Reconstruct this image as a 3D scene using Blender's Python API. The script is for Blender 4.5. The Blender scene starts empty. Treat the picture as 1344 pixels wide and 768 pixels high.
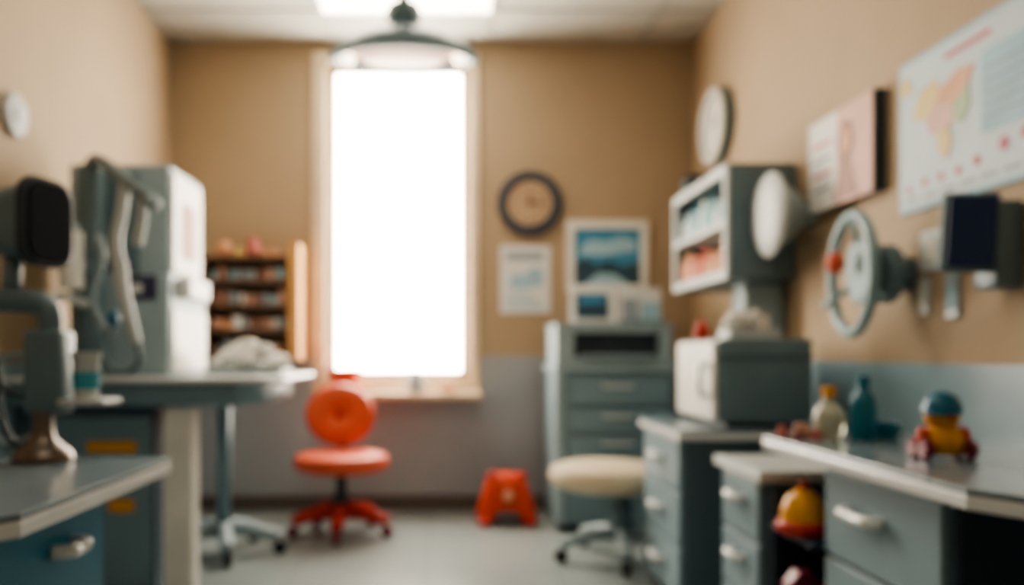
import bpy, bmesh, math, random
from mathutils import Vector, Matrix
random.seed(4)
S = bpy.context.scene
COL = S.collection

# ------------------------------------------------------------ materials
def lin(c):
    c = c/255.0
    return c/12.92 if c <= 0.04045 else ((c+0.055)/1.055)**2.4
def mat(name, rgb, rough=0.5, metal=0.0, var=0.08, scale=6.0, emit=0.0, ecol=None, bump=0.0, trans=0.0, spec=0.5):
    m = bpy.data.materials.new(name); m.use_nodes = True
    nt = m.node_tree; N = nt.nodes; L = nt.links
    b = N["Principled BSDF"]
    base = [lin(v) for v in rgb]
    tc = N.new("ShaderNodeTexCoord"); nz = N.new("ShaderNodeTexNoise")
    nz.inputs["Scale"].default_value = scale; nz.inputs["Detail"].default_value = 4
    L.new(tc.outputs["Object"], nz.inputs["Vector"])
    cr = N.new("ShaderNodeValToRGB")
    cr.color_ramp.elements[0].position = 0.3; cr.color_ramp.elements[1].position = 0.7
    cr.color_ramp.elements[0].color = [max(0, v*(1-var)) for v in base]+[1]
    cr.color_ramp.elements[1].color = [min(1, v*(1+var)) for v in base]+[1]
    L.new(nz.outputs["Fac"], cr.inputs["Fac"]); L.new(cr.outputs["Color"], b.inputs["Base Color"])
    b.inputs["Roughness"].default_value = rough; b.inputs["Metallic"].default_value = metal
    b.inputs["Transmission Weight"].default_value = trans
    b.inputs["Specular IOR Level"].default_value = spec
    if emit > 0:
        e = ecol or rgb
        b.inputs["Emission Color"].default_value = [lin(v) for v in e]+[1]
        b.inputs["Emission Strength"].default_value = emit
    if bump > 0:
        n2 = N.new("ShaderNodeTexNoise"); n2.inputs["Scale"].default_value = scale*20
        L.new(tc.outputs["Object"], n2.inputs["Vector"])
        bp = N.new("ShaderNodeBump"); bp.inputs["Strength"].default_value = bump
        bp.inputs["Distance"].default_value = 0.005
        L.new(n2.outputs["Fac"], bp.inputs["Height"]); L.new(bp.outputs["Normal"], b.inputs["Normal"])
    return m

M = dict(
 wall=mat("wall_paint_tan", (176,155,129), 0.75, var=0.05, scale=1.5, bump=0.25),
 ceil=mat("ceiling_tile", (184,182,174), 0.9, var=0.05, scale=5, bump=0.4),
 grid=mat("ceiling_grid", (166,164,158), 0.6),
 wains=mat("wainscot_grey", (160,164,168), 0.5, var=0.05, scale=3),
 wainsb=mat("wainscot_blue", (140,166,178), 0.35, var=0.05, scale=3),
 base=mat("baseboard_vinyl", (96,88,84), 0.5),
 trimw=mat("window_trim_cream", (226,206,178), 0.5),
 bloomrev=mat("window_bloom_reveal", (150,126,100), 0.7, spec=0.2),
 steel=mat("cabinet_bluegrey", (128,152,162), 0.42, var=0.06, scale=2),
 steeld=mat("cabinet_bluegrey_dark", (92,112,124), 0.45, var=0.08, scale=2),
 navy=mat("navy_panel", (38,52,70), 0.5),
 teal=mat("teal_drawer", (6,118,150), 0.35),
 top=mat("countertop_laminate", (124,142,152), 0.2, var=0.06, scale=4),
 edge=mat("countertop_edge", (232,236,236), 0.22),
 white=mat("white_enamel", (234,232,224), 0.4),
 offw=mat("offwhite_plastic", (202,208,208), 0.45),
 lgrey=mat("light_grey_plastic", (158,176,182), 0.42),
 mgrey=mat("mid_grey_plastic", (112,134,142), 0.4),
 dgrey=mat("dark_grey_plastic", (58,68,80), 0.45),
 black=mat("black_rubber", (26,30,38), 0.5),
 screen=mat("black_screen", (20,27,40), 0.6, spec=0.2),
 navys=mat("navy_screen_lifted", (38,50,76), 0.5, spec=0.3, emit=0.04, ecol=(70,90,130)),  # faint emission added to lift the screen, which faces the dark
 chrome=mat("chrome", (190,200,206), 0.22, metal=0.9),
 bronze=mat("brushed_bronze", (130,118,110), 0.35, metal=0.7),
 orange=mat("orange_vinyl", (216,100,74), 0.5, spec=0.3),
 red=mat("red_plastic", (190,62,50), 0.42, spec=0.3),
 redor=mat("redorange_plastic", (214,80,54), 0.42, spec=0.3),
 yel=mat("yellow_plastic", (232,164,44), 0.4),
 cream=mat("cream_vinyl", (222,206,178), 0.45),
 blue=mat("blue_plastic", (30,112,142), 0.35),
 tealp=mat("teal_plastic", (30,122,144), 0.25),
 lteal=mat("light_teal_plastic", (128,188,198), 0.4),
 ringc=mat("ring_pale_teal", (150,178,184), 0.35),
 maroon=mat("maroon_plastic", (128,44,64), 0.4),
 pink=mat("pink_plastic", (200,120,114), 0.45),
 wood=mat("shelf_wood_brown", (120,94,76), 0.55, var=0.2, scale=8),
 woodo=mat("shelf_wood_orange", (210,160,100), 0.5, var=0.12, scale=8),
 paper=mat("paper_white", (230,230,226), 0.7, var=0.03),
 paperm=mat("map_sheet", (198,212,218), 0.6, var=0.04),
 paperb=mat("paper_pale_blue", (164,198,212), 0.7),
 paperbl=mat("print_blue", (74,146,182), 0.6),
 papert=mat("print_teal", (74,164,180), 0.6),
 paperd=mat("print_dark", (56,84,100), 0.6),
 paperpk=mat("print_pink", (214,172,158), 0.6),
 paperr=mat("print_rose", (196,96,110), 0.6),
 papery=mat("print_yellow", (218,196,130), 0.6),
 papero=mat("print_orange", (214,160,126), 0.6),
 paperg=mat("print_green", (166,190,150), 0.6),
 papergr=mat("print_grey", (152,164,174), 0.6),
 brown=mat("print_brown", (158,118,102), 0.6),
 tan=mat("clock_face_tan", (184,158,130), 0.6),
 clockr=mat("clock_rim_dark", (64,74,86), 0.4),
 tissue=mat("tissue", (240,238,232), 0.8, bump=0.3),
 diff=mat("lamp_diffuser", (220,184,166), 0.5, emit=0.40, ecol=(255,216,194)),
 bulb=mat("lamp_bulb_glow", (255,235,205), 0.5, emit=4.0, ecol=(255,234,206)),
 panel=mat("light_panel_glow", (255,246,228), 0.5, emit=6.5, ecol=(255,244,226)),
 panel2=mat("light_panel_glow_dim", (255,246,228), 0.5, emit=4.2, ecol=(255,244,226)),
 glow=mat("window_daylight_glazing", (255,250,240), 0.4, emit=25.0, ecol=(255,244,226)),
 clear=mat("clear_plastic", (226,226,206), 0.15, trans=0.5),
 label=mat("label_purple", (66,64,92), 0.6),
)
def floor_mat():
    m = bpy.data.materials.new("floor_vinyl_tile"); m.use_nodes = True
    nt = m.node_tree; N = nt.nodes; L = nt.links; b = N["Principled BSDF"]
    tc = N.new("ShaderNodeTexCoord"); br = N.new("ShaderNodeTexBrick")
    br.offset = 0; br.inputs["Scale"].default_value = 1.0
    br.inputs["Brick Width"].default_value = 0.6; br.inputs["Row Height"].default_value = 0.6
    br.inputs["Mortar Size"].default_value = 0.004
    br.inputs["Color1"].default_value = [lin(156), lin(166), lin(166), 1]
    br.inputs["Color2"].default_value = [lin(150), lin(160), lin(161), 1]
    br.inputs["Mortar"].default_value = [lin(126), lin(132), lin(132), 1]
    nz = N.new("ShaderNodeTexNoise"); nz.inputs["Scale"].default_value = 5
    mx = N.new("ShaderNodeMixRGB"); mx.blend_type = 'MULTIPLY'; mx.inputs["Fac"].default_value = 0.15
    L.new(tc.outputs["Object"], br.inputs["Vector"]); L.new(tc.outputs["Object"], nz.inputs["Vector"])
    L.new(br.outputs["Color"], mx.inputs["Color1"]); L.new(nz.outputs["Fac"], mx.inputs["Color2"])
    L.new(mx.outputs["Color"], b.inputs["Base Color"])
    b.inputs["Roughness"].default_value = 0.28
    return m
M['floor'] = floor_mat()

# ------------------------------------------------------------ helpers
def group(name, loc):
    e = bpy.data.objects.new(name, None); e.location = loc; e.empty_display_size = 0.1
    COL.objects.link(e); return e
def finish(bm, name, m, parent=None, smooth=False, bevel=0.0, seg=2):
    bmesh.ops.recalc_face_normals(bm, faces=bm.faces)
    vs = [v.co for v in bm.verts]
    c = Vector([(min(v[i] for v in vs)+max(v[i] for v in vs))/2 for i in range(3)])
    bmesh.ops.translate(bm, verts=bm.verts, vec=-c)
    me = bpy.data.meshes.new(name); bm.to_mesh(me); bm.free()
    if smooth:
        for p in me.polygons: p.use_smooth = True
    me.materials.append(M[m])
    o = bpy.data.objects.new(name, me); COL.objects.link(o)
    if parent:
        o.parent = parent; o.location = c-parent.location
    else: o.location = c
    if bevel > 0:
        md = o.modifiers.new("bevel", 'BEVEL'); md.width = bevel; md.segments = seg
        md.limit_method = 'ANGLE'; md.angle_limit = math.radians(40)
        if seg > 2:
            for p in me.polygons: p.use_smooth = True
    return o
def addbox(bm, lo, hi, rot=None):
    r = bmesh.ops.create_cube(bm, size=1)
    lo = Vector(lo); hi = Vector(hi); c = (lo+hi)/2; s = hi-lo
    mt = Matrix.Translation(c) @ (rot.to_4x4() if rot else Matrix.Identity(4)) @ Matrix.Diagonal((*s, 1))
    bmesh.ops.transform(bm, matrix=mt, verts=r['verts'])
def box(name, lo, hi, m, parent=None, bevel=0.004, seg=2, rz=0, rx=0, ry=0):
    bm = bmesh.new()
    rot = Matrix.Rotation(rz, 3, 'Z') @ Matrix.Rotation(rx, 3, 'X') @ Matrix.Rotation(ry, 3, 'Y') if (rz or rx or ry) else None
    addbox(bm, lo, hi, rot)
    return finish(bm, name, m, parent, bevel=bevel, seg=seg)
def rslab(name, c, depth, wy, wz, rad, m, parent, rz, bevel=0.003, taper=1.0):
    # slab with rounded-rectangle outline in its YZ plane, facing +X, turned by rz about Z
    bm = bmesh.new(); R = Matrix.Rotation(rz, 3, 'Z'); c = Vector(c); pts = []
    for cy, cz, a0 in ((wy/2-rad, wz/2-rad, 0), (-wy/2+rad, wz/2-rad, 90), (-wy/2+rad, -wz/2+rad, 180), (wy/2-rad, -wz/2+rad, 270)):
        for k in range(8):
            a = math.radians(a0+90*k/7); pts.append((cy+rad*math.cos(a), cz+rad*math.sin(a)))
    f = [bm.verts.new(c+R @ Vector((depth/2, y, z))) for y, z in pts]
    b = [bm.verts.new(c+R @ Vector((-depth/2, y*taper, z*taper))) for y, z in pts]
    bm.faces.new(f); bm.faces.new(b); n = len(pts)
    for i in range(n): bm.faces.new([f[i], f[(i+1) % n], b[(i+1) % n], b[i]])
    return finish(bm, name, m, parent, bevel=bevel)
def boxes(name, lst, m, parent=None, bevel=0.0):
    bm = bmesh.new()
    for lo, hi in lst: addbox(bm, lo, hi)
    return finish(bm, name, m, parent, bevel=bevel)
AX = {'Z': Matrix.Identity(3), 'X': Matrix.Rotation(math.pi/2, 3, 'Y'), '-X': Matrix.Rotation(-math.pi/2, 3, 'Y'),
      'Y': Matrix.Rotation(-math.pi/2, 3, 'X'), '-Y': Matrix.Rotation(math.pi/2, 3, 'X')}
def addlathe(bm, c, prof, axis='Z', n=40, sx=1, sy=1, extra=None):
    R = AX[axis]
    if extra: R = extra @ R
    c = Vector(c); rings = []
    for r, z in prof:
        if r < 1e-5: rings.append([bm.verts.new(c + R @ Vector((0, 0, z)))])
        else: rings.append([bm.verts.new(c + R @ Vector((r*sx*math.cos(2*math.pi*i/n), r*sy*math.sin(2*math.pi*i/n), z))) for i in range(n)])
    for a, b in zip(rings, rings[1:]):
        if len(a) == 1 and len(b) == 1: continue
        for i in range(n):
            j = (i+1) % n
            if len(a) == 1: bm.faces.new([a[0], b[i], b[j]])
            elif len(b) == 1: bm.faces.new([a[i], a[j], b[0]])
            else: bm.faces.new([a[i], a[j], b[j], b[i]])
    for ring in (rings[0], rings[-1]):
        if len(ring) > 1:
            try: bm.faces.new(ring)
            except ValueError: pass
def lathe(name, c, prof, m, parent=None, axis='Z', n=40, sx=1, sy=1, smooth=True, extra=None):
    bm = bmesh.new(); addlathe(bm, c, prof, axis, n, sx, sy, extra)
    o = finish(bm, name, m, parent, smooth=smooth)
    if smooth:
        md = o.modifiers.new("es", 'EDGE_SPLIT'); md.split_angle = math.radians(38)
    return o
def cyl(name, c, r, h, m, parent=None, axis='Z', r2=None, n=32, bev=0.004, extra=None):
    r2 = r if r2 is None else r2; b = min(bev, r*0.4, h*0.4)
    return lathe(name, c, [(0,0),(r-b,0),(r,b),(r2,h-b),(r2-b,h),(0,h)], m, parent, axis, n, extra=extra)
def ball(name, c, s, m, parent=None, rot=None):
    bm = bmesh.new(); r = bmesh.ops.create_uvsphere(bm, u_segments=28, v_segments=18, radius=1)
    mt = Matrix.Translation(c) @ (rot.to_4x4() if rot else Matrix.Identity(4)) @ Matrix.Diagonal((*s, 1))
    bmesh.ops.transform(bm, matrix=mt, verts=bm.verts)
    return finish(bm, name, m, parent, smooth=True)
def torus(name, c, R, r, m, parent=None, axis='Z', n=48, k=14, extra=None):
    bm = bmesh.new(); A = AX[axis]; c = Vector(c)
    if extra: A = extra @ A
    rings = []
    for i in range(n):
        a = 2*math.pi*i/n; ring = []
        for j in range(k):
            b = 2*math.pi*j/k; rr = R+r*math.cos(b)
            ring.append(bm.verts.new(c + A @ Vector((rr*math.cos(a), rr*math.sin(a), r*math.sin(b)))))
        rings.append(ring)
    for i in range(n):
        a, b = rings[i], rings[(i+1) % n]
        for j in range(k): bm.faces.new([a[j], a[(j+1) % k], b[(j+1) % k], b[j]])
    return finish(bm, name, m, parent, smooth=True)
def smoothpath(pts, sub=6):
    P = [Vector(p) for p in pts]
    if len(P) < 3: return P
    out = []
    for i in range(len(P)-1):
        p0 = P[max(i-1, 0)]; p1 = P[i]; p2 = P[i+1]; p3 = P[min(i+2, len(P)-1)]
        for s in range(sub):
            t = s/sub
            out.append(0.5*((2*p1)+(-p0+p2)*t+(2*p0-5*p1+4*p2-p3)*t*t+(-p0+3*p1-3*p2+p3)*t**3))
    out.append(P[-1]); return out
def tube(name, pts, r, m, parent=None, r2=None, k=14, sm=True):
    P = smoothpath(pts) if sm else [Vector(p) for p in pts]
    r2 = r if r2 is None else r2
    bm = bmesh.new(); rings = []; up = None
    for i, p in enumerate(P):
        t = (P[min(i+1, len(P)-1)]-P[max(i-1, 0)]).normalized()
        if up is None:
            up = Vector((0,0,1)) if abs(t.z) < 0.9 else Vector((0,1,0))
        up = (up - t*up.dot(t)).normalized(); s = t.cross(up)
        rr = r+(r2-r)*i/(len(P)-1)
        rings.append([bm.verts.new(p+(up*math.cos(2*math.pi*j/k)+s*math.sin(2*math.pi*j/k))*rr) for j in range(k)])
    for a, b in zip(rings, rings[1:]):
        for j in range(k): bm.faces.new([a[j], a[(j+1) % k], b[(j+1) % k], b[j]])
    bm.faces.new(rings[0]); bm.faces.new(rings[-1])
    return finish(bm, name, m, parent, smooth=True)
def prism(name, pts, z0, z1, m, parent=None, bevel=0.004, plane='XY', seg=2):
    bm = bmesh.new()
    def P(a, b, c):
        return {'XY': (a, b, c), 'XZ': (a, c, b), 'YZ': (c, a, b)}[plane]
    a = [bm.verts.new(P(x, y, z0)) for x, y in pts]; b = [bm.verts.new(P(x, y, z1)) for x, y in pts]
    bm.faces.new(a); bm.faces.new(b); n = len(pts)
    for i in range(n): bm.faces.new([a[i], a[(i+1) % n], b[(i+1) % n], b[i]])
    return finish(bm, name, m, parent, bevel=bevel, seg=seg)
def starbase(p, cx, cy, r, n, a0, ml, mc, hz=0.12, w=0.035):
    cyl("hub", (cx, cy, hz-0.03), 0.045, 0.06, ml, p)
    for i in range(n):
        a = math.radians(a0)+2*math.pi*i/n; dx, dy = math.cos(a), math.sin(a)
        tube(f"leg_{i+1}", [(cx+dx*0.02, cy+dy*0.02, hz), (cx+dx*r*0.55, cy+dy*r*0.55, hz-0.012), (cx+dx*r, cy+dy*r, hz-0.045)], w*0.7, ml, p, r2=w*0.5)
        bm = bmesh.new()
        R = Matrix.Rotation(a, 3, 'Z')
        addlathe(bm, Vector((cx+dx*r, cy+dy*r, 0.032)) - R @ Vector((0, 0.02, 0)), [(0,0),(0.026,0),(0.032,0.006),(0.032,0.034),(0.026,0.04),(0,0.04)], 'Y', 24, extra=R)
        finish(bm, f"caster_{i+1}", mc, p, smooth=False)
def bar_handle(p, name, face, y0, y1, z, side, m='edge', r=0.009, out=0.028):
    x = face+side*out
    tube(name, [(face, y0, z), (x, y0+0.012, z), (x, (y0+y1)/2, z-0.003), (x, y1-0.012, z), (face, y1, z)], r, m, p)

# ------------------------------------------------------------ room
XL, XR, YF, YB, H = -1.78, 1.56, -1.3, 5.37, 3.0
box("floor", (XL-.1, YF-.1, -.1), (XR+.1, YB+.3, 0), 'floor', bevel=0)
box("wall_left", (XL-.1, YF-.1, 0), (XL, YB+.25, H), 'wall', bevel=0)
box("wall_right", (XR, YF-.1, 0), (XR+.1, YB+.25, H), 'wall', bevel=0)
box("wall_front", (XL, YF-.1, 0), (XR, YF, H), 'wall', bevel=0)
wx0, wx1, wz0, wz1 = -.735, .075, .885, 2.81      # glass
ox0, ox1, oz0, oz1 = -.79, .13, .83, 2.86         # wall opening, widened for the added bloom reveals
boxes("wall_back", [((XL, YB, 0), (ox0, YB+.2, H)), ((ox1, YB, 0), (XR, YB+.2, H)),
      ((ox0, YB, 0), (ox1, YB+.2, oz0)), ((ox0, YB, oz1), (ox1, YB+.2, H))], 'wall')
box("ceiling", (XL-.1, YF-.1, H), (XR+.1, YB+.3, H+.1), 'ceil', bevel=0)
gl = []
for k in range(-1, 3):
    x = -.74+k*.98; gl.append(((x-.012, YF, H-.008), (x+.012, YB, H)))
y = 4.87
while y > YF:
    gl.append(((XL, y-.012, H-.008), (XR, y+.012, H))); y -= .62
boxes("trim_1", gl, 'grid')
box("trim_2", (XL, YB-.012, .1), (XR, YB, .74), 'wains', bevel=0)
boxes("trim_3", [((XL, YB-.0125, .74), (ox0-.09, YB, .985)), ((ox1+.065, YB-.0125, .74), (XR, YB, .985))], 'wains')
box("trim_4", (XR-.012, YF, .1), (XR, YB-.013, .97), 'wainsb', bevel=0)
box("trim_5", (XL, YF, .1), (XL+.012, YB-.013, .97), 'wainsb', bevel=0)
box("baseboard_back", (XL, YB-.02, 0), (XR, YB, .09), 'base')
box("baseboard_left", (XL, YF, 0), (XL+.02, YB-.02, .09), 'base')
box("baseboard_right", (XR-.02, YF, 0), (XR, YB-.02, .09), 'base')
# window; splayed reveals added to catch its light, standing in for bloom
w = group("window_1", (-.33, YB, .87))
gy = YB+.05
box("glazing", (wx0, gy, wz0), (wx1, gy+.015, wz1), 'glow', w, bevel=0)
bm = bmesh.new()
I = [bm.verts.new((x, gy-.002, z)) for x, z in ((wx0,wz0),(wx1,wz0),(wx1,wz1),(wx0,wz1))]
O = [bm.verts.new((x, YB-.002, z)) for x, z in ((ox0,oz0),(ox1,oz0),(ox1,oz1),(ox0,oz1))]
B = [bm.verts.new((x, gy+.02, z)) for x, z in ((ox0,oz0),(ox1,oz0),(ox1,oz1),(ox0,oz1))]
B2 = [bm.verts.new((x, gy+.02, z)) for x, z in ((wx0,wz0),(wx1,wz0),(wx1,wz1),(wx0,wz1))]
for i in range(4):
    j = (i+1) % 4
    bm.faces.new([I[i], I[j], O[j], O[i]]); bm.faces.new([O[i], O[j], B[j], B[i]])
    bm.faces.new([B[i], B[j], B2[j], B2[i]]); bm.faces.new([B2[i], B2[j], I[j], I[i]])
finish(bm, "bloom_reveal", 'bloomrev', w)
box("casing_l", (ox0-.085, YB-.03, .76), (ox0, YB, oz1), 'trimw', w, .006)
box("casing_r", (ox1, YB-.03, .76), (ox1+.06, YB, oz1), 'trimw', w, .006)
box("casing_t", (ox0-.085, YB-.03, oz1), (ox1+.06, YB, 2.93), 'trimw', w, .006)
box("sill", (ox0-.05, YB-.16, .72), (ox1+.07, YB, .76), 'trimw', w, .008)
box("sill_riser", (ox0, YB-.02, .76), (ox1, YB, .83), 'trimw', w)

# ceiling light panels
for i, y1 in enumerate([4.86, 3.0, 1.14]):
    p = group("ceiling_light_panel", (-.25, y1-.3, H))
    box("diffuser", (-.73, y1-.6, H-.02), (.235, y1, H-.006), 'panel' if i < 2 else 'panel2', p, bevel=0)
    boxes("frame", [((-.75, y1-.62, H-.025), (.255, y1-.6, H)), ((-.75, y1, H-.025), (.255, y1+.02, H)),
                    ((-.75, y1-.6, H-.025), (-.73, y1, H)), ((.235, y1-.6, H-.025), (.255, y1, H))], 'white', p)

# exam lamp (head tilted towards the table)
p = group("ceiling_exam_lamp", (-.235, 4.3, 3.0)); c = (-.235, 4.3, 0)
lathe("ceiling_rose", c, [(0,2.975),(.07,2.975),(.085,2.995),(.085,3.0),(0,3.0)], 'mgrey', p)
cyl("stem", (-.235, 4.3, 2.77), .028, .21, 'mgrey', p)
lathe("cap", c, [(0,2.62),(.06,2.62),(.062,2.69),(.085,2.71),(.092,2.75),(.075,2.785),(0,2.79)], 'mgrey', p)
RT = Matrix.Rotation(math.radians(8.5), 3, 'X'); c2 = (-.235, 4.3, 2.53)
lathe("dome", c2, [(0,.135),(.10,.135),(.17,.115),(.28,.075),(.345,.04),(.378,0),(.378,-.02),(.365,-.03),(.345,-.03),(.325,-.01),(.315,.03),(0,.045)], 'mgrey', p, n=64, extra=RT)
lathe("diffuser", c2, [(0,-.045),(.12,-.042),(.20,-.028),(.255,0),(.27,.03),(0,.035)], 'diff', p, n=48, extra=RT)
for i in range(2):
    a = math.pi*i
    v = RT @ Vector((.285*math.cos(a), .0, -.012))
    ball(f"bulb_{i+1}", Vector(c2)+v, (.035,.075,.018), 'bulb', p)

# ------------------------------------------------------------ back wall things
p = group("wall_clock", (.512, YB, 1.962))
lathe("case", (.512, YB-.001, 1.962), [(0,0),(.19,0),(.205,.012),(.207,.03),(.19,.045),(.155,.045),(.145,.03),(0,.028)], 'clockr', p, '-Y', 56)
cyl("face", (.512, YB-.03, 1.962), .145, .004, 'tan', p, '-Y', n=48)
for i in range(12):
    a = math.pi*i/6
    box(f"mark_{i+1}", (.512+.115*math.sin(a)-.01, YB-.038, 1.962+.115*math.cos(a)-.01), (.512+.115*math.sin(a)+.01, YB-.033, 1.962+.115*math.cos(a)+.01), 'brown', p, 0)
box("hour_hand", (.505, YB-.042, 1.962), (.52, YB-.038, 2.03), 'wood', p, 0)
box("minute_hand", (.512, YB-.046, 1.956), (.60, YB-.042, 1.966), 'wood', p, 0)
cyl("hub", (.512, YB-.036, 1.962), .018, .012, 'wood', p, '-Y')

p = group("notice_poster", (.48, YB, 1.48))
box("sheet", (.325, YB-.008, 1.262), (.644, YB, 1.695), 'paper', p, .001)
box("print_head", (.36, YB-.010, 1.60), (.60, YB-.008, 1.65), 'papergr', p, 0)
prism("print_shape", [(.37,1.45),(.42,1.52),(.47,1.50),(.53,1.56),(.60,1.54),(.60,1.44),(.5,1.42),(.42,1.41)], YB-.010, YB-.008, 'paperb', p, 0, 'XZ')
for k in range(3): box(f"print_line_{k+1}", (.37, YB-.010, 1.30+k*.035), (.60-.04*k, YB-.008, 1.315+k*.035), 'paperb', p, 0)

p = group("framed_picture", (1.01, YB, 1.6))
boxes("frame", [((.747,YB-.03,1.40),(.80,YB,1.854)), ((1.217,YB-.03,1.40),(1.27,YB,1.854)), ((.80,YB-.03,1.80),(1.217,YB,1.854)), ((.80,YB-.03,1.40),(1.217,YB,1.445))], 'white', p, .004)
box("sky", (.80, YB-.018, 1.445), (1.217, YB-.003, 1.80), 'paperbl', p, 0)
prism("clouds", [(.84,1.69),(.9,1.73),(1.0,1.72),(1.1,1.75),(1.19,1.72),(1.19,1.66),(1.0,1.63),(.84,1.63)], YB-.02, YB-.018, 'paperb', p, 0, 'XZ')
prism("hills", [(.80,1.445),(.80,1.58),(.87,1.61),(.94,1.57),(1.02,1.60),(1.10,1.56),(1.217,1.59),(1.217,1.445)], YB-.022, YB-.0185, 'paperd', p, 0, 'XZ')
prism("foreground", [(.86,1.445),(.95,1.52),(1.06,1.51),(1.15,1.445)], YB-.025, YB-.0225, 'paperb', p, 0, 'XZ')

# sill items
p = group("orange_planter", (-.65, 5.29, .76))
lathe("pot", (-.66, 5.29, .76), [(0,0),(.075,0),(.10,.12),(.11,.12),(.11,.145),(.09,.145),(.085,.11),(0,.11)], 'orange', p)
p = group("sill_jar", (-.215, 5.29, .76))
lathe("body", (-.215, 5.29, .76), [(0,0),(.04,0),(.05,.02),(.05,.09),(.035,.11),(0,.11)], 'papergr', p)
cyl("lid", (-.215, 5.29, .87), .032, .025, 'paper', p)
p = group("toy_block", (-.0, 5.29, .76))
prism("body", [(-.06,.76),(.04,.76),(.04,.79),(0,.82),(-.06,.80)], 5.26, 5.32, 'papero', p, .006, 'XZ')

# bookshelf (wall mounted)
p = group("wall_bookshelf", (-1.2, YB, 1.3))
sh = [((-1.50,5.13,.98),(-.99,YB-.0,1.0)), ((-1.50,5.13,1.585),(-.99,YB,1.605)), ((-1.50,5.35,1.0),(-.99,YB,1.585)), ((-1.52,5.13,.98),(-1.50,YB,1.605))]
for z in (1.14, 1.29, 1.44): sh.append(((-1.50,5.14,z),(-.99,5.35,z+.018)))
boxes("carcass", sh, 'wood', p)
box("side_panel", (-.99,5.12,.96),(-.92,YB,1.68),'woodo',p,.006)
rows = group("shelf_books_and_cups", (-1.2, 5.2, 1.0))
ms = ['paperb','papergr','paper','papergr','papero','brown','brown','lteal','steeld','paperpk']
for ri, z in enumerate((1.0, 1.158, 1.308, 1.458)):
    x = -1.48; k = 0
    while x < -1.05:
        wd = random.uniform(.03,.06); h = random.uniform(.05,.09)
        mm = random.choice(ms)
        if random.random() < .5: lathe(f"cup_{ri}_{k}", (x+wd/2,5.2,z), [(0,0),(wd*.4,0),(wd*.5,h*.8),(wd*.4,h),(0,h)], mm, rows, n=20)
        else: box(f"book_{ri}_{k}", (x,5.17,z),(x+wd,5.3,z+h), mm, rows,.002)
        x += wd+.008; k += 1
p = group("shelf_top_toys", (-1.3, 5.2, 1.605))
ball("toy_a", (-1.40,5.22,1.655), (.055,.05,.05), 'papero', p)
ball("toy_b", (-1.22,5.22,1.645), (.05,.045,.04), 'pink', p); ball("toy_b_head", (-1.22,5.22,1.70), (.035,.03,.03), 'pink', p)
box("toy_c", (-1.33,5.18,1.605),(-1.28,5.26,1.66), 'papery', p)
box("toy_d", (-1.15,5.18,1.605),(-1.06,5.26,1.65), 'papero', p)

# ------------------------------------------------------------ cart cabinet back right
p = group("medical_drawer_cart", (.9, 4.95, 0))
box("body", (.60,4.70,.04),(1.25,5.30,.90),'steel',p,.008)
box("plinth", (.62,4.73,0),(1.22,5.27,.04),'dgrey',p)
box("top", (.585,4.68,.90),(1.265,5.31,.935),'lgrey',p,.008)
box("corner_post", (.59,4.685,.04),(.645,4.75,.90),'lgrey',p,.008)
for k,(a,b) in enumerate([(.72,.865),(.565,.70),(.31,.545),(.06,.29)]):
    box(f"drawer_{k+1}", (.665,4.672,a),(1.235,4.70,b),'steel',p,.006)
    tube(f"handle_{k+1}", [(.86,4.672,b-.045),(.865,4.65,b-.045),(.94,4.647,b-.045),(1.015,4.65,b-.045),(1.02,4.672,b-.045)], .009,'offw',p)
p = group("printer", (.92, 4.95, .935))
boxes("housing", [((.60,4.70,.935),(.70,5.15,1.16)), ((1.18,4.70,.935),(1.25,5.15,1.16)), ((.70,4.86,.935),(1.18,5.15,1.16)), ((.70,4.70,.935),(1.18,4.86,.985)), ((.70,4.70,1.12),(1.18,4.86,1.16))], 'lgrey', p, .004)
box("slot", (.70,4.78,.985),(1.18,4.862,1.12),'dgrey',p,0)
box("lid", (.59,4.69,1.16),(1.26,5.16,1.175),'lgrey',p,.005)
box("paper_tray", (.74,4.66,.985),(1.15,4.78,.998),'lgrey',p,.003)
p = group("photo_card_stand", (.86,5.0,1.175))
box("card", (.72,5.0,1.175),(1.0,5.015,1.41),'paper',p,.002,rx=-.12)
box("photo", (.755,4.99,1.215),(.945,5.003,1.36),'paperd',p,0,rx=-.12)
box("photo_sky", (.775,4.982,1.30),(.925,4.992,1.35),'paperbl',p,0,rx=-.12)
p = group("leaflet_stack", (1.15,4.98,1.175))
box("back_sheet", (1.02,5.03,1.175),(1.27,5.045,1.40),'paper',p,.002,rx=-.1)
box("front_sheet_l", (1.03,4.97,1.175),(1.12,4.985,1.33),'papergr',p,.002,rx=-.1)
box("front_sheet_r", (1.14,4.96,1.175),(1.25,4.975,1.31),'paperb',p,.002,rx=-.1)
box("tray", (1.02,4.93,1.175),(1.27,5.05,1.20),'mgrey',p)

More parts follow.
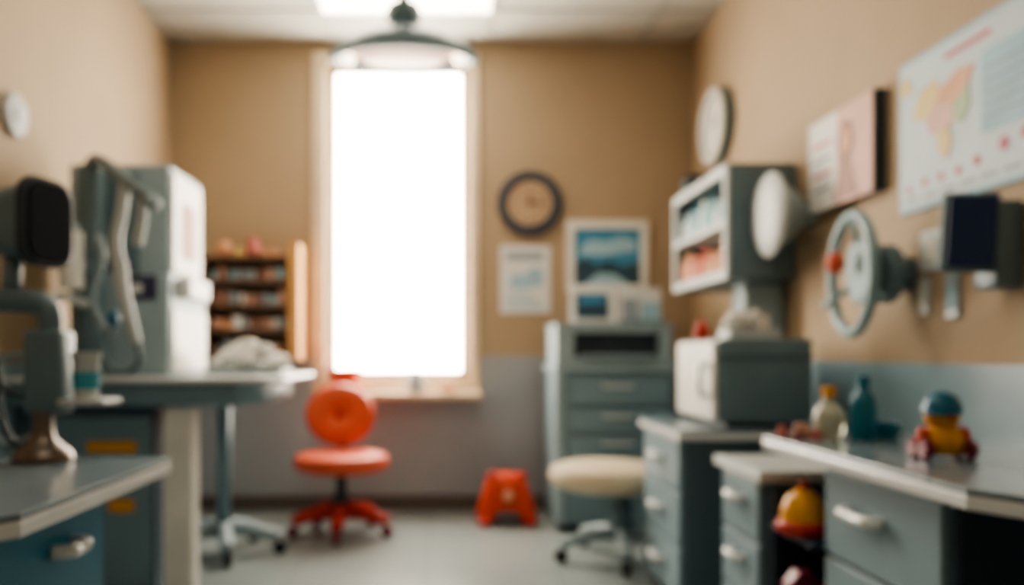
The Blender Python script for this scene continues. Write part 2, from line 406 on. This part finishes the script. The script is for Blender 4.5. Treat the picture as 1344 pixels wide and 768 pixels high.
# ------------------------------------------------------------ orange chair
p = group("orange_swivel_chair", (-.60, 4.65, 0))
starbase(p, -.60, 4.65, .27, 5, 200, 'red', 'maroon', hz=.135, w=.066)
cyl("post", (-.60,4.65,.12), .028, .27, 'black', p)
cyl("gas_collar", (-.60,4.65,.12), .045, .10, 'dgrey', p)
lathe("seat", (-.60,4.65,0), [(0,.35),(.20,.35),(.25,.365),(.265,.40),(.25,.44),(.2,.455),(0,.45)], 'orange', p, n=56)
bx = Matrix.Rotation(math.radians(-8),3,'X')
lathe("back_cushion", (-.635,4.88,.65), [(0,-.03),(.10,-.03),(.18,-.02),(.20,.01),(.18,.045),(.12,.06),(.06,.045),(.035,.03),(0,.028)], 'orange', p, '-Y', 48, 1.02, .9, extra=bx)
ball("button", (-.635,4.845,.65), (.025,.012,.025), 'red', p)
tube("back_bracket", [(-.62,4.84,.37),(-.625,4.93,.42),(-.63,4.93,.55),(-.635,4.91,.64)], .018,'black',p)

# ------------------------------------------------------------ red toy animal
p = group("red_toy_ladybird_stool", (.34, 4.95, 0))
cx = .338
outer = [(-.175,0),(-.172,.06),(-.15,.14),(-.13,.20),(-.115,.25),(-.07,.285),(0,.295),(.07,.285),(.115,.25),(.13,.20),(.15,.14),(.172,.06),(.175,0)]
inner = [(.085,0),(.083,.04),(.06,.072),(0,.08),(-.06,.072),(-.083,.04),(-.085,0)]
prism("body", [(cx+a,b) for a,b in outer+inner], 4.86, 5.12, 'redor', p, .025, 'XZ', 4)
ball("head", (cx,4.88,.19), (.085,.05,.075), 'redor', p)
ball("ear_l", (cx-.085,4.90,.285), (.035,.03,.032), 'red', p); ball("ear_r", (cx+.085,4.90,.285), (.035,.03,.032), 'red', p)
ball("nose", (cx,4.832,.18), (.034,.018,.030), 'papero', p)
ball("eye_l", (cx-.035,4.838,.225), (.012,.008,.014), 'black', p); ball("eye_r", (cx+.035,4.838,.225), (.012,.008,.014), 'black', p)
ball("foot_l", (cx-.13,4.85,.03), (.04,.045,.03), 'red', p); ball("foot_r", (cx+.13,4.85,.03), (.04,.045,.03), 'red', p)

# ------------------------------------------------------------ cream stool
p = group("rolling_stool", (.83,4.07,0))
starbase(p, .84, 4.08, .31, 5, 190, 'lgrey', 'black', hz=.13, w=.05)
cyl("post", (.84,4.08,.13), .055, .14, 'mgrey', p); cyl("piston", (.84,4.08,.2), .035, .15, 'mgrey', p)
cyl("seat_plate", (.80,4.07,.335), .16, .02, 'dgrey', p)
lathe("seat", (.775,4.07,0), [(0,.35),(.23,.35),(.275,.37),(.29,.41),(.275,.45),(.23,.468),(0,.475)], 'cream', p, n=56)

# ------------------------------------------------------------ drawer cabinet (mid right)
def counter(p, pts, z):
    prism("countertop", pts, z-.012, z, 'top', p, .004)
    prism("counter_edge", pts, z-.04, z-.012, 'edge', p, .006)  # edge highlight put into the pale colour of this band
p = group("drawer_cabinet", (1.2,3.45,0))
box("body", (.88,3.13,.05),(1.545,3.72,.68),'steeld',p,.004)
box("plinth", (.92,3.16,0),(1.53,3.70,.05),'navy',p)
counter(p, [(.845,3.09),(1.547,3.09),(1.547,3.75),(.845,3.75)], .72)
for k in range(3):
    z1 = .675-k*.205
    box(f"drawer_{k+1}", (.862,3.15,z1-.195),(.882,3.71,z1),'steel',p,.005)
    bar_handle(p, f"handle_{k+1}", .862, 3.38, 3.50, z1-.085, -1, r=.013)
# steriliser box on top
p = group("steriliser_box", (1.2,3.5,.72))
box("body", (1.03,3.19,.735),(1.385,3.73,1.06),'mgrey',p,.012,3)
box("door", (1.008,3.21,.745),(1.03,3.71,1.05),'white',p,.008)
box("lid_gap", (1.025,3.185,.985),(1.39,3.735,.99),'dgrey',p,0)
tube("handle", [(1.008,3.27,.84),(.98,3.27,.85),(.98,3.27,.95),(1.008,3.27,.96)],.01,'chrome',p)
box("feet", (1.06,3.22,.72),(1.36,3.70,.735),'black',p,0)
p = group("tissue_box", (1.2,3.4,1.06))
box("box", (1.11,3.33,1.06),(1.32,3.47,1.10),'offw',p,.005)
bm = bmesh.new()
for i in range(9):
    r = bmesh.ops.create_icosphere(bm, subdivisions=2, radius=.036)
    o = Vector((1.215+random.uniform(-.075,.075),3.4+random.uniform(-.03,.03),1.12+random.uniform(-.01,.025)))
    for v in r['verts']: v.co = v.co*random.uniform(.75,1.15)+o
finish(bm,"tissues",'tissue',p,smooth=True)
p = group("orange_bottle", (1.09,3.6,1.06))
lathe("body",(1.09,3.62,1.06),[(0,0),(.03,0),(.032,.01),(.032,.05),(.015,.07),(.013,.09),(0,.09)],'red',p)

# wall cabinet (open shelf)
p = group("wall_medicine_cabinet", (1.4,4.2,1.34))
CY0, CY1, CZ0, CZ1, CX = 3.77, 4.66, 1.34, 1.86, 1.25
box("side_near", (CX+.01,CY0,CZ0),(XR-.001,CY0+.02,CZ1),'mgrey',p,.003)
box("side_far", (CX+.01,CY1-.02,CZ0),(XR-.001,CY1,CZ1),'mgrey',p,.003)
box("top", (CX+.01,CY0+.02,CZ1-.02),(XR-.001,CY1-.02,CZ1),'mgrey',p,.003)
box("bottom", (CX+.01,CY0+.02,CZ0),(XR-.001,CY1-.02,CZ0+.02),'mgrey',p,.003)
box("back", (XR-.02,CY0+.02,CZ0+.02),(XR-.001,CY1-.02,CZ1-.02),'white',p,0)
box("shelf", (CX+.02,CY0+.02,1.59),(XR-.02,CY1-.02,1.605),'white',p,0)
boxes("face_frame", [((CX-.008,CY0,CZ0),(CX+.01,CY0+.035,CZ1)),((CX-.008,CY1-.04,CZ0),(CX+.01,CY1,CZ1)),((CX-.008,CY0+.035,CZ1-.045),(CX+.01,CY1-.04,CZ1)),
      ((CX-.008,CY0+.035,CZ0),(CX+.01,CY1-.04,CZ0+.045)),((CX-.008,CY0+.035,1.58),(CX+.01,CY1-.04,1.615))],'offw',p,.002)
p = group("medicine_bottles", (1.30,4.2,1.36))
for row,(z,cols) in enumerate([(1.36,['pink','papero','papero','brown','paperpk','red','paper']),(1.605,['lteal','papert','paperb','offw','lteal','paper'])]):
    y = CY0+.07; k = 0
    while y < CY1-.09:
        h = random.uniform(.12,.18); r = .034
        lathe(f"bottle_{row}_{k}", (1.298,y+.02,z), [(0,0),(r,0),(r,h*.7),(r*.5,h*.82),(r*.5,h),(0,h)], random.choice(cols), p, n=18)
        y += .076; k += 1
p = group("paper_towel_dispenser", (1.47,3.95,1.34))
box("housing",(1.36,3.86,1.08),(1.548,4.04,1.34),'lgrey',p,.02,3)
box("hanging_towel",(1.375,3.87,.99),(1.48,4.0,1.10),'tissue',p,.01)
p = group("wall_speaker", (XR,5.0,2.0))
box("cabinet",(XR-.16,4.93,1.93),(XR-.02,5.06,2.06),'dgrey',p,.01)
box("bracket",(XR-.03,4.97,1.97),(XR-.0,5.02,2.02),'dgrey',p,.002)
cyl("cone",(XR-.16,4.995,1.995),.045,.01,'mgrey',p,'-X')
p = group("wall_clock", (XR,4.79,2.30))
lathe("case",(XR-.001,4.79,2.30),[(0,0),(.20,0),(.215,.015),(.215,.05),(.20,.065),(.18,.065),(.17,.05),(0,.048)],'mgrey',p,'-X',56)
cyl("face",(XR-.049,4.79,2.30),.168,.006,'white',p,'-X',n=48)
torus("bezel",(XR-.06,4.79,2.30),.195,.018,'white',p,'X')
box("hour_hand",(XR-.06,4.785,2.30),(XR-.056,4.795,2.38),'mgrey',p,0)
box("minute_hand",(XR-.065,4.68,2.296),(XR-.061,4.79,2.304),'mgrey',p,0)
# round wall lamp
p = group("round_wall_lamp", (XR,3.6,1.60))
lathe("housing",(XR,3.6,1.60),[(0,0),(.05,0),(.05,.03),(.07,.06),(.11,.10),(.135,.14),(.145,.165),(.145,.175),(0,.175)],'lgrey',p,'-X',48)
lathe("dish",(XR-.175,3.6,1.60),[(0,0),(.175,0),(.182,.01),(.168,.025),(.10,.04),(0,.045)],'offw',p,'-X',48)
# canvas print
p = group("canvas_print", (XR,3.25,1.78))
box("stretcher",(XR-.045,2.99,1.585),(XR-.001,3.52,1.95),'dgrey',p,.002)
box("print_white",(XR-.049,3.27,1.585),(XR-.045,3.52,1.95),'paper',p,0)
box("print_peach",(XR-.049,2.995,1.585),(XR-.045,3.27,1.95),'paperpk',p,0)
prism("figure",[(3.29,1.60),(3.25,1.74),(3.27,1.83),(3.22,1.90),(3.15,1.88),(3.13,1.80),(3.16,1.74),(3.10,1.60)],XR-.051,XR-.049,'brown',p,0,'YZ')
prism("figure_face",[(3.21,1.76),(3.23,1.82),(3.20,1.87),(3.16,1.85),(3.16,1.79)],XR-.053,XR-.051,'papero',p,0,'YZ')
for k in range(4): box(f"line_{k+1}",(XR-.051,3.32,1.66+k*.06),(XR-.049,3.48,1.675+k*.06),'paperr' if k%2 else 'papergr',p,0)
# big map poster
p = group("map_poster", (XR,2.5,1.72))
box("sheet",(XR-.01,1.98,1.475),(XR-.001,2.885,1.985),'paperb',p,.001)
box("sheet_print",(XR-.011,2.0,1.49),(XR-.01,2.87,1.97),'paperm',p,0)
def wp(nm, pts, m, dx=.013): prism(nm, pts, XR-dx, XR-.011, m, p, 0, 'YZ')
wp("title",[(2.40,1.92),(2.62,1.92),(2.62,1.936),(2.40,1.936)],'paperr')
wp("region_a",[(2.80,1.78),(2.76,1.86),(2.68,1.88),(2.64,1.84),(2.68,1.80),(2.72,1.76)],'papery')
wp("region_b",[(2.68,1.80),(2.64,1.84),(2.55,1.87),(2.47,1.86),(2.50,1.81),(2.58,1.77)],'papero',.0135)
wp("region_c",[(2.72,1.76),(2.68,1.80),(2.58,1.77),(2.56,1.72),(2.64,1.69),(2.70,1.71)],'paperpk',.014)
wp("region_d",[(2.58,1.77),(2.50,1.81),(2.49,1.75),(2.53,1.70),(2.57,1.72)],'paperg',.0145)
wp("region_e",[(2.66,1.70),(2.60,1.71),(2.58,1.66),(2.61,1.61),(2.65,1.64)],'papery',.015)
wp("sea_block",[(2.44,1.64),(2.06,1.64),(2.06,1.88),(2.44,1.88)],'paperb')
for k in range(5): wp(f"text_{k+1}",[(2.42,1.68+k*.035),(2.14,1.68+k*.035),(2.14,1.688+k*.035),(2.42,1.688+k*.035)],'papergr',.0135)
for k,(yy,zz,rr) in enumerate([(2.82,1.55,.012),(2.73,1.56,.014),(2.64,1.56,.014),(2.55,1.56,.014),(2.46,1.57,.016),(2.34,1.59,.020),(2.25,1.60,.018),(2.84,1.90,.03)]):
    cyl(f"dot_{k+1}",(XR-.011,yy,zz),rr,.003,'paperr' if k<7 else 'papery',p,'-X',n=20,bev=.0005)
for k in range(7): wp(f"caption_{k+1}",[(2.84-k*.1,1.51),(2.77-k*.1,1.51),(2.77-k*.1,1.522),(2.84-k*.1,1.522)],'papergr')

# ring device
p = group("wall_ring_exam_light", (XR,2.85,1.272))
R8 = Matrix.Rotation(math.radians(-7),3,'Z')
torus("ring",(1.368,2.85,1.272),.20,.019,'ringc',p,'X',extra=R8)
cyl("disc",(1.385,2.85,1.285),.115,.035,'ringc',p,'X',n=44,bev=.01,extra=R8)
for k,a in enumerate((90,210,330)):
    a=math.radians(a); tube(f"spoke_{k+1}",[(1.39,2.85+.10*math.cos(a),1.272+.10*math.sin(a)),(1.368-.024*math.cos(a),2.85+.20*math.cos(a),1.272+.20*math.sin(a))],.011,'ringc',p,sm=False)
cyl("arm",(1.415,2.85,1.272),.05,.03,'mgrey',p,'X')
cyl("housing",(1.44,2.85,1.272),.10,.07,'mgrey',p,'X',n=40,bev=.012)
cyl("wall_plate",(1.505,2.85,1.272),.06,.055,'mgrey',p,'X')
ball("orange_knob",(1.335,2.90,1.315),(.030,.034,.038),'orange',p)
# wall switches
p = group("light_switch", (XR,2.70,1.35))
box("plate",(XR-.012,2.62,1.27),(XR,2.76,1.40),'offw',p,.003); box("rocker",(XR-.018,2.66,1.30),(XR-.012,2.72,1.37),'white',p,.002)
p = group("wall_socket", (XR,2.60,1.19))
box("plate",(XR-.012,2.555,1.11),(XR,2.62,1.25),'lgrey',p,.003); box("insert",(XR-.016,2.57,1.14),(XR-.012,2.605,1.22),'paperb',p,.002)
p = group("wall_socket", (XR,2.74,1.19))
box("plate",(XR-.012,2.715,1.13),(XR,2.765,1.25),'offw',p,.003); box("insert",(XR-.016,2.725,1.16),(XR-.012,2.755,1.22),'white',p,.002)
# tablet device
p = group("wall_mounted_tablet", (XR,2.33,1.35))
box("wall_box",(1.485,2.27,1.18),(XR-.001,2.38,1.42),'mgrey',p,.012,3)
tube("bracket",[(1.50,2.33,1.33),(1.45,2.33,1.34)],.025,'dgrey',p,sm=False)
box("body",(1.362,2.295,1.225),(1.50,2.325,1.445),'mgrey',p,.012,3,rz=-.45,ry=.06)
box("screen",(1.370,2.280,1.238),(1.482,2.298,1.432),'navys',p,.004,2,rz=-.45,ry=.06)

# small drawer cabinet
p = group("low_drawer_cabinet", (1.2,2.7,0))
box("body",(.955,2.535,.04),(1.547,2.90,.615),'steeld',p,.004)
box("plinth",(.98,2.55,0),(1.53,2.88,.04),'navy',p)
prism("countertop",[(.925,2.50),(1.547,2.50),(1.547,2.94),(.925,2.94)],.638,.65,'offw',p,.004)
prism("counter_edge",[(.925,2.50),(1.547,2.50),(1.547,2.94),(.925,2.94)],.615,.638,'offw',p,.005)
for k in range(3):
    z1=.605-k*.19
    box(f"drawer_{k+1}",(.938,2.55,z1-.18),(.957,2.885,z1),'steel',p,.005)
    bar_handle(p,f"handle_{k+1}",.938,2.66,2.77,z1-.06,-1,r=.013)

# near right desk
p = group("desk_counter", (1.25,1.9,0))
pts=[(.925,1.50),(.985,1.38),(1.547,1.38),(1.547,2.48),(.925,2.48)]
counter(p, pts, .76)
box("body",(1.0,1.66,.05),(1.547,2.20,.72),'steeld',p,.004)
box("end_panel",(1.0,1.64,.05),(1.547,1.66,.72),'navy',p,.003)
box("plinth",(1.04,1.68,0),(1.53,2.18,.05),'navy',p)
box("leg_panel",(1.44,1.42,0),(1.547,1.46,.72),'navy',p,.003)
for k in range(3):
    z1=.70-k*.225
    box(f"drawer_{k+1}",(.98,1.67,z1-.215),(1.002,2.19,z1),'steel',p,.005)
    bar_handle(p,f"handle_{k+1}",.98,1.90,2.05,z1-.085,-1,r=.014)
box("shelf_upper",(.95,2.20,.485),(1.547,2.48,.50),'navy',p,.002)
box("shelf_lower",(.95,2.20,.29),(1.547,2.48,.305),'navy',p,.002)
box("shelf_back",(1.3,2.20,.05),(1.32,2.47,.72),'navy',p,.002)
box("shelf_side",(.96,2.485,.0),(1.547,2.498,.60),'navy',p,.002)
# toys in shelf gap
p = group("yellow_dome_toy", (1.0,2.34,.5))
lathe("base",(.985,2.33,.50),[(0,0),(.062,0),(.075,.012),(.075,.03),(.065,.04),(0,.04)],'red',p)
lathe("dome",(.985,2.33,.54),[(.062,0),(.06,.03),(.045,.065),(.02,.085),(0,.088)],'yel',p)
ball("knob",(.985,2.33,.638),(.014,.014,.014),'red',p)
p = group("toy_car", (1.0,2.36,.305))
prism("body",[(.92+.02,.325),(1.06,.325),(1.06,.36),(1.03,.365),(1.01,.395),(.97,.395),(.95,.365),(.94,.36)],2.32,2.38,'maroon',p,.008,'XZ')
for k,(x,yy) in enumerate([(.965,2.31),(1.035,2.31),(.965,2.38),(1.035,2.38)]): cyl(f"wheel_{k+1}",(x,yy-.005,.325),.02,.015,'red',p,'Y',n=20)

# toy figure on desk
tx,ty,tz=1.134,1.93,.76
p = group("toy_figure_on_wheels", (tx,ty,tz))
lathe("body",(tx,ty,tz+.010),[(0,0),(.03,0),(.044,.015),(.047,.035),(.038,.055),(.030,.064),(0,.066)],'yel',p)
ball("head",(tx,ty,tz+.098),(.038,.036,.036),'yel',p)
lathe("cap",(tx,ty,tz+.104),[(0,0),(.040,0),(.043,.004),(.040,.020),(.030,.040),(.012,.050),(0,.051)],'blue',p)
cyl("cap_brim",(tx-.012,ty-.015,tz+.102),.036,.006,'blue',p)
ball("arm_l",(tx-.045,ty-.005,tz+.05),(.016,.018,.024),'orange',p); ball("arm_r",(tx+.045,ty-.005,tz+.05),(.016,.018,.024),'orange',p)
for k,(dx,dy) in enumerate([(-.060,-.022),(.038,-.022),(-.060,.022),(.038,.022)]):
    cyl(f"wheel_{k+1}",(tx+dx,ty+dy,tz+.023),.023,.022,'maroon',p,'X',n=28)
ball("nose",(tx,ty-.036,tz+.095),(.007,.006,.006),'orange',p)
for s in (-1,1): ball(f"eye_{s}",(tx+s*.013,ty-.033,tz+.103),(.004,.003,.005),'black',p)
# bottles
p = group("teal_bottle",(1.15,2.33,.76))
lathe("body",(1.15,2.33,.76),[(0,0),(.03,0),(.034,.006),(.034,.10),(.03,.12),(.016,.14),(.014,.15),(0,.15)],'tealp',p)
cyl("cap",(1.15,2.33,.905),.017,.035,'tealp',p)
p = group("clear_bottle",(1.075,2.38,.76))
lathe("body",(1.078,2.38,.76),[(0,0),(.03,0),(.042,.02),(.044,.06),(.034,.09),(.018,.105),(.016,.12),(0,.12)],'clear',p)
cyl("cap",(1.078,2.38,.878),.02,.03,'yel',p)
p = group("soap_dish",(1.24,2.40,.76))
lathe("dish",(1.235,2.38,.76),[(0,0),(.03,0),(.045,.03),(.047,.045),(.04,.045),(.03,.012),(0,.01)],'tealp',p)
p = group("small_toy_pieces",(1.0,2.40,.76))
for k,(x,yy,r,mm) in enumerate([(.96,2.42,.018,'pink'),(1.0,2.40,.022,'paperpk'),(1.035,2.36,.016,'pink'),(1.03,2.43,.02,'papero'),(.985,2.36,.012,'maroon')]):
    lathe(f"piece_{k+1}",(x,yy,.76),[(0,0),(r*.9,0),(r,r*.4),(r*.6,r*1.4),(r*.65,r*1.8),(0,r*2)],mm,p,n=18)

# ------------------------------------------------------------ left near desk
p = group("desk_counter", (-1.2,1.6,0))
pts=[(-.70,1.20),(-.65,1.27),(-.65,1.96),(-1.767,1.96),(-1.767,1.20)]
counter(p, pts, .76)
box("body",(-1.767,1.26,.05),(-.745,1.76,.72),'steeld',p,.004)
box("plinth",(-1.75,1.3,0),(-.80,1.74,.05),'navy',p)
for k in range(3):
    z1=.715-k*.21
    box(f"drawer_{k+1}",(-.745,1.27,z1-.20),(-.722,1.75,z1),'teal',p,.005)
    bar_handle(p,f"handle_{k+1}",-.722,1.52,1.61,z1-.075,1,r=.013)
# desk monitor device
p = group("desk_vital_signs_monitor", (-.915,1.89,.76))
lathe("base",(-.915,1.885,.76),[(0,0),(.062,0),(.066,.006),(.062,.02),(.045,.035),(.028,.05),(.022,.075),(.022,.11),(0,.11)],'bronze',p)
box("control_box",(-.952,1.865,.865),(-.868,1.95,1.055),'mgrey',p,.012,3)
tube("arm",[(-.912,1.905,1.03),(-.908,1.905,1.085),(-.93,1.905,1.115),(-1.0,1.905,1.122),(-1.09,1.905,1.122)],.027,'mgrey',p)
tube("neck",[(-1.0,1.91,1.12),(-1.0,1.925,1.24)],.02,'mgrey',p,sm=False)
rz=math.radians(-12); n=Vector((math.cos(rz),math.sin(rz),0)); C=Vector((-.930,1.935,1.303))
rslab("screen_housing",C-n*.065,.10,.155,.185,.05,'mgrey',p,rz,.006,taper=.8)
rslab("bezel",C-n*.004,.024,.172,.204,.05,'dgrey',p,rz,.006)
rslab("screen",C+n*.010,.008,.148,.180,.042,'screen',p,rz,.002)
box("tray",(-.868,1.85,.885),(-.765,1.96,.90),'offw',p,.005)
tube("cable_a",[(-.95,1.89,.90),(-1.0,1.87,.93),(-1.01,1.86,1.02),(-1.0,1.87,.86),(-.96,1.87,.79),(-.92,1.88,.80)],.007,'dgrey',p)
tube("cable_b",[(-.945,1.9,1.0),(-1.02,1.88,.98),(-1.03,1.87,.85),(-.99,1.87,.80),(-.93,1.88,.82)],.006,'lgrey',p)
p = group("specimen_cup",(-.825,1.905,.90))
lathe("cup",(-.826,1.905,.90),[(0,0),(.026,0),(.030,.09),(.033,.095),(.033,.105),(0,.105)],'offw',p)
lathe("label",(-.826,1.905,.920),[(.0277,0),(.0287,0),(.0305,.04),(.029,.04)],'papert',p)

# ------------------------------------------------------------ left treatment table + cabinet
p = group("treatment_table",(-1.2,3.8,0))
prism("top",[(-1.767,3.30),(-.76,3.30),(-.67,3.42),(-.67,4.15),(-.76,4.30),(-1.767,4.30)],.885,.91,'edge',p,.01)
prism("apron",[(-1.767,3.33),(-.84,3.33),(-.77,3.5),(-.77,4.1),(-.84,4.27),(-1.767,4.27)],.79,.885,'steel',p,.02,seg=3)
box("panel_leg",(-1.15,3.36,0),(-1.03,3.46,.79),'white',p,.01)
box("under_cabinet",(-1.765,3.42,.0),(-1.20,3.86,.79),'steeld',p,.006)
box("cabinet_door",(-1.70,3.40,.05),(-1.21,3.42,.75),'steel',p,.006)
box("yellow_label",(-1.47,3.395,.60),(-1.27,3.40,.645),'yel',p,.001)
box("yellow_label_small",(-1.38,3.395,.36),(-1.28,3.40,.41),'yel',p,.001)
starbase(p,-1.13,4.2,.28,5,0,'lgrey','black',hz=.13,w=.06)
tube("post",[(-1.13,4.2,.12),(-1.13,4.2,.79)],.034,'steel',p,sm=False)
# cotton pile
p = group("crumpled_paper_pile",(-.92,3.85,.91))
bm=bmesh.new()
for i in range(40):
    a=random.uniform(0,6.28); q=random.random()**.6
    px=-.91+.15*q*math.cos(a); py=3.85+.12*q*math.sin(a); hz=.95+(1-q*.8)*.13*random.random()
    rr=random.uniform(.026,.042)
    r=bmesh.ops.create_icosphere(bm,subdivisions=2,radius=rr)
    for v in r['verts']: v.co=Vector((v.co.x*1.1,v.co.y,v.co.z*.8))*random.uniform(.8,1.15)+Vector((px,py,hz))
for v in bm.verts: v.co.z=max(v.co.z,.925)
finish(bm,"paper",'tissue',p,smooth=True)
box("tray",(-1.09,3.70,.91),(-.74,3.99,.93),'lgrey',p,.006)

# machine
p = group("ultrasound_machine",(-1.4,3.75,.91))
box("tower",(-1.60,3.52,.91),(-1.175,3.98,1.80),'lgrey',p,.015,3)
box("front_panel",(-1.56,3.508,1.34),(-1.30,3.525,1.76),'mgrey',p,.006)
box("side_panel",(-1.178,3.55,1.35),(-1.166,3.95,1.77),'white',p,.005)
box("side_window",(-1.168,3.66,1.42),(-1.161,3.84,1.66),'papero',p,.003)
box("lower_unit",(-1.52,3.44,.91),(-1.15,3.96,1.33),'lgrey',p,.012,3)
box("lower_side_plate",(-1.153,3.48,.93),(-1.142,3.94,1.19),'white',p,.004)
box("side_handle",(-1.155,3.56,1.24),(-1.10,3.86,1.33),'white',p,.012)
box("display_label",(-1.33,3.433,1.225),(-1.20,3.441,1.325),'label',p,.002)
box("display_icon",(-1.30,3.430,1.25),(-1.26,3.434,1.29),'paper',p,.001)
box("arm_column",(-1.50,3.36,.91),(-1.41,3.45,1.77),'mgrey',p,.02,3)
tube("boom",[(-1.46,3.40,1.72),(-1.43,3.37,1.775),(-1.36,3.30,1.75),(-1.20,3.14,1.64),(-1.07,3.02,1.55)],.03,'mgrey',p,r2=.022)
ball("boom_joint",(-1.07,3.02,1.545),(.03,.03,.03),'lgrey',p)
tube("hanger_a",[(-1.225,3.16,1.64),(-1.225,3.14,1.56),(-1.24,3.12,1.42),(-1.22,3.1,1.33)],.020,'offw',p,r2=.024)
tube("hanger_b",[(-1.13,3.08,1.57),(-1.125,3.07,1.50),(-1.14,3.06,1.40)],.016,'offw',p,r2=.02)
tube("probe",[(-1.22,3.1,1.34),(-1.20,3.08,1.24),(-1.17,3.07,1.13),(-1.145,3.07,1.04)],.028,'offw',p,r2=.018)
ball("probe_tip",(-1.23,3.07,1.13),(.022,.022,.03),'blue',p)
tube("hose_a",[(-1.40,3.38,1.42),(-1.34,3.2,1.45),(-1.29,3.12,1.36),(-1.33,3.12,1.20),(-1.27,3.12,1.08),(-1.22,3.07,1.13)],.012,'lgrey',p)
tube("hose_b",[(-1.145,3.07,1.05),(-1.14,3.08,.98),(-1.19,3.12,.935),(-1.28,3.16,.95),(-1.40,3.38,1.05)],.011,'mgrey',p)
tube("hose_c",[(-1.46,3.36,1.20),(-1.50,3.2,1.22),(-1.53,3.15,1.12),(-1.5,3.2,1.0),(-1.46,3.36,.98)],.018,'offw',p)
cyl("canister",(-1.455,3.22,1.25),.045,.22,'tissue',p)
cyl("canister_cap",(-1.455,3.22,1.47),.03,.03,'lgrey',p)
box("canister_bracket",(-1.475,3.22,1.33),(-1.435,3.37,1.37),'mgrey',p,.003)
# wall thermostat
p = group("wall_thermostat",(XL,3.40,1.97))
lathe("body",(XL,3.40,1.97),[(0,0),(.085,0),(.088,.01),(.082,.03),(.06,.038),(0,.04)],'offw',p,'X',40)
lathe("dial",(XL+.04,3.40,1.97),[(0,0),(.04,0),(.036,.008),(0,.01)],'offw',p,'X',32)

# ------------------------------------------------------------ world, camera
wd = bpy.data.worlds.new("World"); S.world = wd; wd.use_nodes = True
bg = wd.node_tree.nodes["Background"]; bg.inputs[0].default_value=(.8,.9,1,1); bg.inputs[1].default_value=1.0
try: S.view_settings.look = 'AgX - Medium High Contrast'
except Exception as e: print("look", e)
cam = bpy.data.cameras.new("camera"); co = bpy.data.objects.new("camera", cam); COL.objects.link(co)
co.location=(0,0,1.0); co.rotation_euler=(math.pi/2,0,0)
cam.sensor_width=36; cam.lens=1100/1344*36; cam.shift_x=(672-590)/1344; cam.shift_y=(465-384)/1344
cam.clip_start=.02
cam.dof.use_dof=True; cam.dof.focus_distance=.6; cam.dof.aperture_fstop=3.0
S.camera=co
